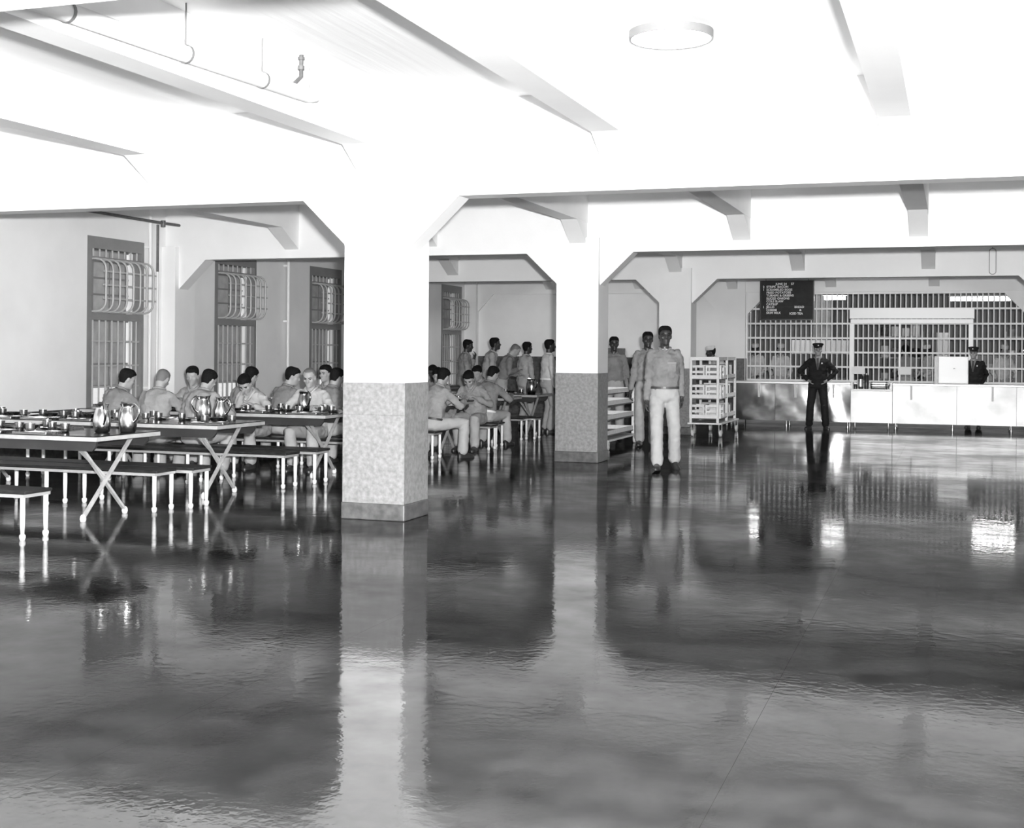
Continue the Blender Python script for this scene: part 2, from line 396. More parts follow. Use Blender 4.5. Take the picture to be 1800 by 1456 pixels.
BW, BH = 1.18, .88
MB().box(0, BW, 0, .03, 0, BH).build('panel', 'board', mbd)
MB().box(-.012, BW + .012, -.008, .036, -.012, .012).box(-.012, .012, -.008, .036, .012, BH).box(BW - .012, BW + .012, -.008, .036, .012, BH).build('rim', 'black', mbd)
MB().box(0.36, BW - .02, -.004, 0, .283, .287).build('seam', 'apron', mbd)
for hx in (.12, BW - .12): MB().tube([(hx, .015, BH), (hx, .015, 3.69 - 2.27)], .006, 6).build('hanger', 'strap', mbd)
def text(t, x, z, size, parent, m='letter', y=-.003):
    cu = bpy.data.curves.new('lettering', 'FONT'); cu.body = t; cu.size = size; cu.extrude = .0008; cu.offset = .0022
    cu.space_character = 1.05
    to = bpy.data.objects.new('tmp', cu)
    me = bpy.data.meshes.new_from_object(evaluated(to))
    bpy.data.objects.remove(to)
    me.transform(Matrix.Rotation(R(90), 4, 'X')); me.materials.clear()
    return obj('lettering', me, m, parent, loc=(x, y, z))
rows = [('', 'JUNE 24'), ('2', 'STRIPS  BACON'), ('1', 'SCRAMBLED EGGS'), ('', 'FRIED POTATOES'), ('', 'TURNIPS & GREENS'), ('', 'SLICED ONIONS'), ('', 'COLE SLAW'), ('', 'CATSUP'), ('1', 'JELLO'), ('', 'CHEESE'), ('', 'SKIM MILK')]
for i, (n, t) in enumerate(rows):
    z = BH - .095 - i * .0655
    if n: text(n, .055, z, .067, mbd)
    text(t.strip(), .34 if i == 0 else .135, z, .067, mbd)
text('57', .68, BH - .095, .067, mbd); text('BREAD', .76, BH - .095 - 8 * .0655, .067, mbd); text('&', .87, BH - .095 - 9 * .0655, .067, mbd); text('ICED TEA', .65, BH - .095 - 10 * .0655 - .015, .067, mbd)

# ---------------------------------------------------------------- serving counter
def counter(x0, x1, label, panels, brackets, sheet='sheet', top='counterend'):
    e = empty('serving_counter', (0, 26.9, 0)); tag(e, label, 'counter', 'serving counters')
    for a, b in zip(panels, panels[1:]):
        n = 14; m = 8; mb = MB()
        rnd = random.Random(int(a * 100)); ph = [rnd.random() * 6 for _ in range(4)]
        V = []
        for j in range(m + 1):
            for i in range(n + 1):
                u, v = i / n, j / m
                V.append((a + .003 + (b - a - .006) * u, -.012 * math.sin(math.pi * u) * math.sin(math.pi * v) * math.sin(5 * u + ph[0]) - .006 * math.sin(9 * u + ph[1] + 4 * v) * math.sin(math.pi * v), .12 + .76 * v))
        F = [(j * (n + 1) + i, j * (n + 1) + i + 1, (j + 1) * (n + 1) + i + 1, (j + 1) * (n + 1) + i) for j in range(m) for i in range(n)]
        k = len(V); V += [(v[0], .03, v[2]) for v in V[:k]]
        F += [tuple(q + k for q in f[::-1]) for f in F]
        mb.add(V, F); o = mb.build('front_panel', sheet, e, True)
    MB().box(x0, x1, .03, .70, .12, .88).build('carcass', 'apron', e)
    MB().box(x0, x1, -.03, .74, .88, .925).build('worktop', top, e, bevel=.008)
    for x in brackets: MB().prism([(-.10, .88), (-.02, .88), (-.02, .60), (-.05, .60)], 'x', x - .018, x + .018).build('bracket', 'pipe', e)
    n = max(2, int((x1 - x0) / 1.0))
    for i in range(n + 1):
        for y in (.06, .62): MB().lathe([(.018, .12), (.018, .05), (.028, .045), (.03, 0)], 8, (x0 + .06 + (x1 - x0 - .12) * i / n, y, 0)).build('leg', 'tin', e, True)
    return e
counter(-4.56, -1.985, 'dull dented sheet steel serving counter behind the guard with hands on hips', [-4.56, -3.5, -2.72, -1.985], [-3.825, -3.084, -2.322])
c2 = counter(-1.17, 2.2, 'bright sheet steel serving counter with a guard standing behind it', [-1.17, .05, 1.15, 2.2], [-.809, .711], 'sheet2')
cm = empty('tray_ledge_counter', (0, 26.9, 0)); tag(cm, 'lower steel counter section joining the dull and the bright counters', 'counter', 'serving counters')
MB().box(-1.98, -1.175, -.012, .70, .12, .76).build('front_panel', 'sheet2', cm); MB().box(-1.98, -1.175, -.05, .72, .76, .795).build('worktop', 'boxwhite', cm, bevel=.006)
MB().box(-1.98, -1.945, -.05, .70, .795, .93).box(-1.21, -1.175, -.05, .70, .795, .93).build('cheek', 'boxwhite', cm)
for x in (-1.9, -1.25): MB().lathe([(.018, .12), (.018, .05), (.03, 0)], 8, (x, .06, 0)).build('leg', 'tin', cm, True)
# things on the counters
t = empty('tall_canister', (-1.80, 27.1, .795)); tag(t, 'tall black canister with bright band standing on the lower counter', 'canister')
MB().lathe([(.045, 0), (.05, .02), (.05, .25), (.035, .275), (.03, .29)], 14).build('body', 'black', t, True); MB().lathe([(.0515, .05), (.0515, .2), (.051, .2), (.051, .05)], 14, closed=True).build('band', 'tin', t)
t = empty('tall_canister', (-1.69, 27.12, .795)); tag(t, 'plain black canister between the banded can and the drum', 'canister')
MB().lathe([(.042, 0), (.045, .02), (.045, .27), (.03, .295), (.02, .30)], 14).build('body', 'black', t, True); MB().lathe([(.018, .30), (.018, .315), (.01, .32)], 10).build('lid', 'tin', t)
t = empty('small_jar', (-1.90, 27.05, .795)); tag(t, 'short jar with pale lid at the end of the lower counter', 'jar')
MB().lathe([(.035, 0), (.038, .08), (.03, .1)], 12).build('body', 'black', t, True); MB().lathe([(.034, .1), (.034, .125), (.02, .13)], 12).build('lid', 'card', t)
t = empty('slotted_drum', (-1.43, 27.1, .795)); tag(t, 'metal drum lying on its side on the lower counter', 'drum')
MB().tube([(-.15, 0, .075), (.11, 0, .075)], .072, 16).build('body', 'tin', t, True)
for x in (-.17, .12): MB().tube([(x, 0, .075), (x + .03, 0, .075)], .076, 16).build('end_cap', 'black', t, True)
for x in (-.12, .08): MB().box(x - .01, x + .01, -.06, .06, 0, .012).build('cradle', 'black', t)
MB().lathe([(.03, 0), (.035, .07), (.02, .1)], 10, (.20, 0, 0)).build('knob_cup', 'tin', t, True)
t = empty('enamel_cabinet', (-.02, 27.3, .925)); tag(t, 'plain white enamel box standing on the bright counter beside the guard', 'cabinet')
MB().box(-.285, .285, -.12, .2, 0, .545).build('body', 'boxwhite', t, bevel=.012); MB().box(-.27, .27, -.135, -.12, .015, .53).build('door', 'boxwhite', t, bevel=.004)
MB().box(.0, .035, -.15, -.135, .30, .312).build('handle', 'strap', t); MB().box(-.36, -.29, -.1, .2, 0, .55).build('dark_gap_block', 'black', t)  # black block stands in for the shaded gap left of the box

# ---------------------------------------------------------------- kitchen equipment
def kthing(name, label, cat, parts):
    e = empty(name, (0, 0, 0)); tag(e, label, cat)
    for pn, m, bx in parts:
        mb = MB()
        for b in bx: mb.box(*b)
        mb.build(pn, m, e)
    return e
kthing('range_hood', 'large pale range hood behind the bars by the guard with hands on hips', 'hood', [('canopy', 'kpale', [(-4.0, -2.5, 34.0, 35.2, 1.50, 1.86)]), ('duct', 'kgrey', [(-3.5, -3.0, 34.4, 34.9, 1.86, 3.5)])])
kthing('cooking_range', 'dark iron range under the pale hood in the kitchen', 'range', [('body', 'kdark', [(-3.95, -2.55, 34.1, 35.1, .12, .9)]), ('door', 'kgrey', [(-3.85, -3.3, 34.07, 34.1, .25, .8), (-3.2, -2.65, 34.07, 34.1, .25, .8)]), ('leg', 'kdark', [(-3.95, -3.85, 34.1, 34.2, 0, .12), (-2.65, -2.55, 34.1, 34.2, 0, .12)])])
for i, (x, lb) in enumerate(((-1.9, 'tall grey steel shelf rack behind the hatch near its jamb'), (1.2, 'tall grey steel shelf rack seen past the second guard'))):
    e = empty('shelf_rack', (x, 34.6, 0)); tag(e, lb, 'rack', 'kitchen racks')
    for dx in (0, 1.1):
        for dy in (0, .5): MB().box(dx, dx + .04, dy, dy + .04, 0, 2.1).build('post', 'kgrey', e)
    for z in (.3, .85, 1.4, 1.95):
        MB().box(.04, 1.1, 0, .54, z, z + .03).build('shelf', 'kgrey', e)
        for q in range(4):
            if random.random() < .85:
                hh = .12 + .2 * random.random(); xx = .08 + q * .26
                MB().lathe([(.09, 0), (.1, .02), (.1, hh), (.085, hh + .01)], 12, (xx + .1, .27, z + .03)).build('stock_pot', random.choice(['steeldark', 'kpale', 'kgrey']), e, True)
kthing('work_table', 'long steel work table in the kitchen behind the bars', 'table', [('top', 'steeldark', [(-4.6, -.6, 31.6, 32.3, .82, .87)]), ('leg', 'kgrey', [(x, x + .06, 31.7, 31.76, 0, .82) for x in (-4.5, -2.6, -.7)]), ('undershelf', 'kgrey', [(-4.5, -.7, 31.7, 32.2, .3, .33)])])
kthing('white_partition', 'pale upright cupboard behind the middle of the hatch', 'cupboard', [('body', 'kpale', [(-.42, -.12, 33.2, 33.8, 0, 2.05)]), ('door', 'kpale', [(-.41, -.13, 33.17, 33.2, .1, 2.0)])])
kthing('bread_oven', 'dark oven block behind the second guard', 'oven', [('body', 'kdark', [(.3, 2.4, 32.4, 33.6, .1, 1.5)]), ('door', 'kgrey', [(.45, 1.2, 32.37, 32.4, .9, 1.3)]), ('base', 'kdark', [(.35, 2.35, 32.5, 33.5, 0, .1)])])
for (x, y, L_, lb) in ((-.1, 33.0, 1.5, 'long lit fluorescent lamp on the kitchen ceiling behind the grille corner'), (-3.0, 32.0, .5, 'short lit lamp in the kitchen beside the menu board'), (-5.2, 33.4, 1.5, 'lit kitchen ceiling lamp hidden behind the menu board')):
    e = empty('kitchen_lamp', (x, y, 2.86)); tag(e, lb, 'lamp', 'kitchen lamps')
    MB().tube([(0, 0, 0), (L_, 0, 0)], .045, 10).build('tube', 'tube', e, True)
    MB().prism([(-.11, .06), (.11, .06), (.05, .12), (-.05, .12)], 'x', -.05, L_ + .05).build('reflector', 'kpale', e)
    for xx in (.1, L_ - .1): MB().tube([(xx, 0, .12), (xx, 0, .64)], .008, 6).build('rod', 'strap', e)

# ---------------------------------------------------------------- ceiling lamp and pipes
def ceiling_lamp(x, y, lb):
    e = empty('ceiling_lamp', (x, y, HC)); tag(e, lb, 'lamp', 'round ceiling lamps')
    MB().lathe([(.27, -.055), (.285, -.055), (.285, 0), (.27, 0)], 40, closed=True).build('rim', 'ring', e, True)
    MB().lathe([(.268, -.01), (.268, -.045), (.2, -.047), (.1, -.048), (.01, -.048)], 40).build('diffuser', 'lamp', e, True)
ceiling_lamp(-1.84, 8.62, 'round flush ceiling lamp with grey rim above the open floor')
for x, y, lb in ((-1.56, 26.4, 'added unseen fill lamp in the ceiling above the serving counters'), (-8.2, 26.4, 'added unseen fill lamp in the ceiling above the standing men'), (4.9, 26.4, 'added unseen fill lamp in the ceiling beyond the bright counter')):  # unseen lamps added as fill to brighten the far end of the hall
    ceiling_lamp(x, y, lb)
e = empty('ceiling_pipe', (0, 0, 0)); tag(e, 'thick white pipe strapped beside a ceiling beam', 'pipe')
MB().tube([(-4.61, 3.9, 3.30), (-4.61, 6.95, 3.366), (-4.61, 8.62, 3.415), (-4.61, 8.72, 3.43), (-4.61, 8.76, 3.48), (-4.61, 8.77, 3.69)], .055, 14).build('run', 'pipe', e, True)
for y, z in ((5.85, 3.343), (7.0, 3.367), (7.95, 3.395)):
    mb = MB().lathe([(.0575, -.012), (.0575, .012), (.060, .012), (.060, -.012)], 16, closed=True)
    mb.V = [(-4.61 + v[0], y + v[2], z + v[1]) for v in mb.V]; s_ = mb.build('strap', 'strap', e)
    MB().tube([(-4.61, y, z + .058), (-4.61, y, 3.69)], .006, 6).build('rod', 'strap', e)
MB().lathe([(.045, 0), (.045, .06), (.06, .06), (.06, .1)], 12, (-4.61, 8.77, 3.60)).build('collar', 'pipe', e, True)
e = empty('valve_pipe', (0, 0, 0)); tag(e, 'short dark valve pipe dropping from the ceiling onto the white pipe', 'pipe')
MB().tube([(-4.63, 8.45, 3.47), (-4.60, 8.50, 3.53), (-4.60, 8.50, 3.69)], .016, 8).build('run', 'pipedark', e, True)
MB().lathe([(.026, 0), (.026, .03)], 8, (-4.60, 8.50, 3.58)).build('nut', 'pipedark', e); MB().lathe([(.026, 0), (.026, .02)], 8, (-4.60, 8.50, 3.655)).build('flange', 'pipedark', e)
e = empty('wall_pipe', (0, 0, 0)); tag(e, 'dark sprinkler pipe running along the wall above the first window', 'pipe')
MB().tube([(-11.2, 11.5, 3.38), (-11.2, 16.45, 3.38), (-11.2, 17.9, 3.40)], .022, 8).build('run', 'pipedark', e, True)
MB().lathe([(.035, -.05), (.035, .05)], 10, (-11.2, 16.45, 3.37)).build('tee', 'pipedark', e)
MB().tube([(-11.3, 16.46, 3.36), (-11.3, 16.46, 2.654)], .02, 8).build('drop', 'pipedark', e, True)
MB().tube([(-11.3, 16.46, 2.654), (-11.3, 16.46, .0)], .02, 8).build('lower_drop', 'pipe', e, True)
for (y, lb) in ((16.36, 'white pipe running down the wall beside the first window'), (20.58, 'white pipe on the wall between the second and third windows')):
    e = empty('riser_pipe', (-11.36, y, 0)); tag(e, lb, 'pipe', 'white wall pipes')
    MB().tube([(0, 0, 0), (0, 0, 3.69)], .028, 8).build('run', 'pipe', e, True)
    for z in (.9, 2.0, 3.0): MB().box(-.08, .0, -.04, .04, z, z + .03).build('clip', 'pipe', e)
e = empty('lamp_loop', (.60, 23.32, 2.88)); tag(e, 'slender oval wire loop hanging against the far beam', 'wire loop')
pts = [(.055 * math.cos(a), 0, .22 + (.165 if math.sin(a) > 0 else -.165) + .055 * math.sin(a)) for a in [2 * math.pi * (k + .5) / 20 for k in range(20)]]
MB().tube(pts + [pts[0]], .007, 6).build('loop', 'ring', e, True)
MB().tube([(0, 0, .44), (0, 0, .47)], .006, 6).build('hook', 'ring', e)

# ---------------------------------------------------------------- tables and benches
XE, TL, TW, TZ = -6.87, 3.45, .92, .75
def make_table():
    e = empty('dining_table')
    t = MB().box(-TL, 0, 0, TW, TZ - .008, TZ).build('tabletop', 'top', e)
    MB().box(-TL - .006, .006, -.006, TW + .006, TZ - .045, TZ - .008).build('edge_band', 'edge', e, bevel=.004)
    for y in (.09, TW - .09):
        MB().prism([(-TL + .15, TZ - .05), (-.06, TZ - .05), (-.06, TZ - .09), (-.10, TZ - .135), (-TL + .2, TZ - .135)], 'y', y - .014, y + .014).build('apron', 'apron', e)
    for x in (-.27, -TL + .27):
        s = 1 if x > -1 else -1
        for a, b in (((x, .10, TZ - .06), (x, TW - .14, .03)), ((x + .035, TW - .10, TZ - .06), (x + .035, .14, .03))):
            l = MB().bar(a, b, .022, .036, (1, 0, 0)).build('leg', 'legwood', e, bevel=.003)
            MB().lathe([(.022, 0), (.028, .02), (.024, .045), (.012, .06)], 10, (b[0], b[1], 0)).build('foot_cap', 'benchleg', l, True)
        MB().bar((x - s * .16, .22, TZ - .06), (x - .012, TW / 2 + .06, .34), .018, .026, (1, 0, 0)).build('brace', 'legwood', e)
        MB().bar((x, .1, TZ - .065), (x, TW - .1, TZ - .065), .04, .03).build('bearer', 'apron', e)
    return e
def make_bench():
    e = empty('dining_bench'); L_, w = 3.45, .32; z = .385
    MB().box(-L_, 0, 0, w, z - .028, z).build('seat', 'benchtop', e, bevel=.008)
    mb = MB()
    for y in (.012, w - .012): mb.bar((-L_ + .02, y, z - .042), (-.02, y, z - .042), .022, .026)
    for x in (-L_ + .03, -.03): mb.bar((x, .02, z - .042), (x, w - .02, z - .042), .022, .026)
    mb.build('rail', 'benchrail', e)
    for x in (-.045, -L_ * .36, -L_ * .66, -L_ + .045):
        for y in (.025, w - .025):
            MB().lathe([(.020, z - .05), (.0205, .2), (.018, .10), (.015, .055), (.013, .045)], 8, (x, y, 0)).build('leg', 'benchleg', e, True)
            MB().lathe([(.013, .048), (.024, .038), (.025, .02), (.018, 0)], 10, (x, y, 0)).build('foot_ball', 'benchleg', e, True)
    return e
tabs = [(9.14, 'front dining table with two pitchers at its end'), (11.03, 'second dining table with a pair of pitchers standing together'), (13.33, 'third dining table where men eat on both sides'),
        (15.45, 'fourth dining table, mostly hidden behind the near column'), (17.3, 'dining table with a man eating face down towards the camera'), (19.55, 'dining table reached by the man with a pale belt'), (21.3, 'farthest dining table carrying a large dark pitcher')]
t0 = make_table(); TB = []
for i, (y, lb) in enumerate(tabs):
    o = t0 if i == 0 else copy_tree(t0)
    o.location = (XE, y, 0); tag(o, lb, 'table', 'long dining tables in a row')
bens = [(8.18, -6.80, 'bench in front of the first table, nearest the camera'), (10.04, -6.88, 'bench on the far side of the first table'), (10.42, -6.74, 'bench on the near side of the second table'),
        (12.29, -6.80, 'empty bench on the far side of the second table'), (12.86, -6.72, 'bench where three men sit with their backs turned'), (14.40, -6.85, 'bench of the men facing out at the third table'),
        (14.93, -6.80, 'bench on the near side of the half hidden fourth table'), (16.02 + .42, -6.78, 'bench under the man with the dark belt'),
        (18.28, -6.62, 'bench under the man bent over his plate towards the camera'), (18.95, -6.74, 'bench under the man with the pale belt'), (20.52, -6.85, 'bench behind the man with the pale belt'), (20.90, -6.74, 'bench in front of the table with the large dark pitcher')]
b0 = make_bench()
for i, (y, x, lb) in enumerate(bens):
    o = b0 if i == 0 else copy_tree(b0)
    o.location = (x, y, 0); tag(o, lb, 'bench', 'benches beside the dining tables')

# ---------------------------------------------------------------- tableware
def me_tray():
    mb = MB(); w, d = .19, .135
    mb.box(-w, w, -d, d, 0, .004)
    for a in (((-w, -d), (w, -d)), ((w, -d), (w, d)), ((w, d), (-w, d)), ((-w, d), (-w, -d)), ((-w, .02), (w, .02)), ((.03, .02), (.03, d)), ((-.07, -d), (-.07, .02))):
        mb.bar((a[0][0], a[0][1], .010), (a[1][0], a[1][1], .010), .010, .014)
    return mb.mesh('tray')
def me_cup(r=.042, h=.075):
    return MB().lathe([(r * .75, 0), (r * .85, .004), (r * .95, h * .5), (r, h), (r * 1.05, h), (r * .93, h - .003), (r * .85, h * .5), (r * .7, .008), (.002, .007)], 16).mesh('cup')
def me_bowl():
    return MB().lathe([(.035, 0), (.045, .006), (.07, .035), (.078, .05), (.082, .05), (.072, .044), (.045, .012), (.002, .009)], 18).mesh('bowl')
TR, CU, BO = me_tray(), me_cup(), me_bowl()
CU2 = me_cup(.05, .095)
def ware(me, name, x, y, z, label, cat, group, rz=0.0, m='steel'):
    o = obj(name, me, m, None, True, (x, y, z)); o.rotation_euler = (0, 0, rz); tag(o, label, cat, group); return o
for me in (TR,): me.materials.append(MT['steeldark'])
ORD = ['end', 'second', 'third', 'fourth', 'fifth', 'sixth', 'seventh']
def setting(ti, xs, side, name):
    y0 = tabs[ti][0]; row = ('near', 'far')[side]
    for k, x in enumerate(sorted(xs, reverse=True)):
        yy = y0 + (.19 if side == 0 else TW - .19); rnd = random.Random(int(x * 1000) + ti); od = ORD[k] + ' tray of the ' + row + ' row, counted from the aisle, ' + name
        ware(TR, 'compartment_tray', x, yy, TZ, 'dark meal tray, ' + od.replace(' tray', '', 1), 'tray', 'meal trays on the ' + name, rnd.uniform(-.08, .08))
        cy = yy + (.20 if side == 0 else -.20)
        ware(CU, 'steel_cup', x + .1 + rnd.uniform(-.03, .03), cy, TZ, 'cup behind the ' + od, 'cup', 'steel cups on the ' + name, 0)
        if rnd.random() < .7: ware(BO, 'steel_bowl', x - .10, cy + (.045 if side == 0 else -.045), TZ, 'bowl behind the ' + od, 'bowl', 'steel bowls on the ' + name, 0)
        if rnd.random() < .8: ware(CU, 'steel_cup', x - .10 + rnd.uniform(-.02, .02), yy, TZ + .006, 'cup standing in the ' + od, 'cup', 'cups in trays on the ' + name)
nm = ['front table', 'second table', 'third table', 'fourth table', 'fifth table', 'sixth table', 'far table']
setting(0, [-9.6, -9.1, -8.6, -8.1, -7.6], 0, nm[0]); setting(0, [-9.5, -9.0, -8.4, -7.85], 1, nm[0])
setting(1, [-10.1, -9.6, -9.1, -8.6, -8.1, -7.05], 0, nm[1]); setting(1, [-10.0, -9.5, -9.0, -8.5, -8.0, -7.7], 1, nm[1])
setting(2, [-9.75, -9.08, -8.45, -7.9, -7.2], 0, nm[2]); setting(2, [-9.3, -8.5, -7.75, -7.15], 1, nm[2])
setting(3, [-9.1, -8.5, -7.85], 0, nm[3]); setting(4, [-7.7, -7.05], 1, nm[4]); setting(4, [-7.25], 0, nm[4]); setting(5, [-7.6, -7.05], 0, nm[5]); setting(6, [-7.9, -7.4], 0, nm[6])
def pitcher(x, y, rz, label, s=1.0, m='steel', lid=False, prof=None):
    e = empty('water_pitcher', (x, y, TZ), rz); tag(e, label, 'pitcher', 'steel pitchers')
    prof = prof or [(.055, 0), (.068, .008), (.078, .05), (.080, .09), (.070, .14), (.056, .175), (.054, .19), (.060, .205), (.064, .212), (.058, .212), (.050, .19), (.052, .17)]
    prof = [(r * .93, z * 1.14) for r, z in prof]
    MB().lathe([(r * s, z * s) for r, z in prof], 24).build('body', m, e, True)
    top = prof[8][1] * s; rr = .058 * s
    MB().tube([(-rr * .9, 0, top - .035 * s), (-rr - .04 * s, 0, top + .004 * s), (-rr - .085 * s, 0, top - .025 * s), (-rr - .092 * s, 0, top - .075 * s), (-rr - .06 * s, 0, top - .135 * s), (-.07 * s, 0, top - .17 * s)], [.009 * s, .010 * s, .011 * s, .011 * s, .009 * s, .008 * s], 8).build('handle', m, e, True)
    MB().loft([[Vector((rr * .7, .03 * s, top)), Vector((rr * .7, -.03 * s, top)), Vector((rr * .9, 0, top - .05 * s))], [Vector((rr + .034 * s, .008 * s, top + .014 * s)), Vector((rr + .034 * s, -.008 * s, top + .014 * s)), Vector((rr + .012 * s, 0, top - .012 * s))]]).build('spout', m, e)
    if lid: MB().lathe([(.062 * s, top - .005), (.064 * s, top + .01), (.03 * s, top + .03), (.01 * s, top + .045)], 20).build('lid', 'black', e, True)
    return e
barrel = [(.066, 0), (.075, .008), (.086, .06), (.087, .12), (.078, .17), (.066, .195), (.066, .205), (.072, .218), (.075, .225), (.068, .225), (.058, .2), (.058, .17)]
pitcher(-7.17, 9.62, 2.4, 'pear shaped steel pitcher on the front table, behind the barrel shaped one', 1.05)
pitcher(-6.985, 9.74, 2.9, 'barrel shaped steel pitcher at the end of the front table', 1.0, prof=barrel)
pitcher(-7.40, 11.62, 1.2, 'barrel shaped pitcher with dark rim on the second table', 1.0, lid=False, prof=barrel)
pitcher(-7.24, 11.70, 2.84, 'pale pitcher with big looped handle on the second table', .98)
pitcher(-7.45, 13.90, 2.6, 'dark waisted pitcher before the bald man on the third table', 1.0, m='steeldark')
pitcher(-7.05, 21.55, 2.6, 'large dark pitcher on the far table', 1.05, m='steeldark', prof=barrel)
#__PART3__
# ---------------------------------------------------------------- carts
def cart(label, x0, x1, y0, y1, Hh, levels, mid, pb=.125):
    e = empty('tray_cart', (0, 0, 0)); tag(e, label, 'cart', 'white tray carts')
    MB().box(x0 - .03, x1 + .05, y0 - .04, y1 + .06, pb, pb + .03).build('platform', 'cart', e, bevel=.006)
    ys_ = [y0, y1] if not mid else [y0, (y0 + y1) / 2, y1]
    for x in (x0, x1 - .045):
        for y in ys_: MB().box(x, x + .045, y - .022, y + .022, pb + .03, Hh).build('post', 'cart', e, bevel=.005)
    for z in levels:
        MB().box(x0 + .01, x1 - .01, y0, y1, z, z + .018).build('shelf', 'cartdark', e)
        for x in (x0 + .022, x1 - .022): MB().box(x - .012, x + .012, y0 + .022, y1 - .022, z + .02, z + .085).build('side_rail', 'cart', e)
        for y in (y0, y1): MB().box(x0 + .045, x1 - .045, y - .012, y + .012, z + .02, z + .085).build('end_rail', 'cart', e)
    for x in (x0 + .022, x1 - .022): MB().box(x - .014, x + .014, y0 + .022, y1 - .022, Hh - .06, Hh).build('top_rail', 'cart', e)
    for y in (y0, y1): MB().box(x0 + .045, x1 - .045, y - .012, y + .012, Hh - .06, Hh).build('top_end_rail', 'cart', e)
    for x in (x0 + .05, x1 + .02):
        for y in (y0 + .05, y1 - .05):
            w = MB().lathe([(.02, -.016), (.058, -.018), (.062, -.01), (.062, .01), (.058, .018), (.02, .016)], 20); w.V = [(x + v[2], y + v[0], .062 + v[1]) for v in w.V]
            wo = w.build('wheel', 'wheel', e, True)
            MB().box(x - .03, x - .022, y - .02, y + .02, .05, pb).box(x + .022, x + .03, y - .02, y + .02, .05, pb).build('fork', 'tin', wo)
    return e
C1 = (-4.50, -3.97, 22.92, 24.80, 1.43, (.31, .667, 1.02))
cart('tall white three tier cart full of crates beside the steel counter', *C1, True, .22)
C2 = (-5.66, -5.03, 19.05, 20.90, .92, (.20, .44, .66))
cart('low white shelf cart half hidden behind the middle column', *C2, False)
def crate_mesh():
    mb = MB(); w, d, h = .125, .20, .24
    for x in (-w, w):
        for y in (-d, d): mb.box(x - .014, x + .014, y - .014, y + .014, 0, h)
    for z in (.0, .10, .20):
        for y in (-d, d): mb.box(-w + .014, w - .014, y - .008, y + .008, z, z + .04)
        for x in (-w, w): mb.box(x - .008, x + .008, -d + .014, d - .014, z, z + .04)
    mb.box(-w, w, -d, d, .0, .008); return mb.mesh('crate')
CRM = crate_mesh()
tiers = ('bottom', 'middle', 'top')
for ti, z in enumerate(C1[5]):
    for k, xx in enumerate((-4.365, -4.095)):
        o = obj('dish_crate', CRM, 'cart', None, False, (xx, 23.18, z + .018)); o.rotation_euler = (0, 0, R((-4, 3)[k]))
        tag(o, '%s slatted crate on the %s tier of the tall cart' % (('outer', 'inner')[k], tiers[ti]), 'crate', 'crates on the tall cart')
    for k in range(7):
        hh = .20 + .07 * ((k * 7 + ti * 3) % 5) / 5; m = ('card', 'cartdark', 'tin', 'cart', 'kgrey', 'card', 'cartdark')[(k + ti * 2) % 7]
        yy = 23.60 + k * .155
        o = MB().box(-.22, .22, -.03, .03, 0, hh).box(-.20, .20, -.036, .036, .02, .04).build('stacked_tray_box', m, None, loc=(-4.235, yy, z + .018), bevel=.005)
        tag(o, '%s upright box behind the crates on the %s tier of the tall cart' % (('first', 'second', 'third', 'fourth', 'fifth', 'sixth', 'seventh')[k], tiers[ti]), 'box', 'tray boxes on the %s tier' % tiers[ti])

# ---------------------------------------------------------------- people
V3 = Vector
HEADP = [(-.120, .020, .070, -.045), (-.112, .036, .083, -.02), (-.098, .047, .089, .02), (-.075, .056, .091, .062), (-.045, .063, .092, .082), (-.020, .068, .091, .093), (.0, .0715, .084, .099), (.02, .0745, .094, .102),
         (.045, .0755, .094, .103), (.07, .072, .085, .098), (.09, .062, .070, .084), (.105, .045, .049, .062), (.114, .024, .026, .036)]
def hp(z):
    for a, b in zip(HEADP, HEADP[1:]):
        if z <= b[0]:
            t = (z - a[0]) / (b[0] - a[0]); return [a[i] + (b[i] - a[i]) * t for i in range(1, 4)]
    return list(HEADP[-1][1:])
def interp(x, tab):
    for a, b in zip(tab, tab[1:]):
        if x <= b[0]: return a[1] + (b[1] - a[1]) * (x - a[0]) / (b[0] - a[0])
    return tab[-1][1]
def head_mb(M, ears=True):
    mb = MB(); n = 24
    mb.loft([[V3((a * math.cos(2*math.pi*k/n), (f if math.sin(2*math.pi*k/n) > 0 else b) * math.sin(2*math.pi*k/n), z)) for k in range(n)] for z, a, f, b in HEADP])
    mb.tube([(0, .086, .014), (0, .100, -.008), (0, .112, -.028)], [.008, .010, .0125], 8, True)
    for s in (-1, 1):
        mb.ell((s * .011, .096, -.032), (.010, .012, .008), 8, 6)
        mb.ell((s * .076, -.006, -.010), (.008, .020, .032), 10, 8, Matrix.Rotation(R(-s * 18), 3, 'Z'))
        mb.tube([(s * .012, .088, .022), (s * .032, .087, .027), (s * .056, .066, .020)], [.008, .009, .007], 6, True)
        mb.ell((s * .045, .062, -.025), (.022, .022, .020), 8, 6)
    mb.ell((0, .090, -.060), (.026, .010, .006), 10, 6); mb.ell((0, .089, -.071), (.022, .010, .007), 10, 6)
    mb.ell((0, .080, -.100), (.026, .018, .018), 10, 6)
    mb.V = [tuple(M @ V3(v)) for v in mb.V]; return mb
HL = [(-1, -.088), (-.55, -.075), (-.3, -.035), (-.12, .0), (.1, -.008), (.28, .018), (.5, .052), (.75, .066), (1, .064)]
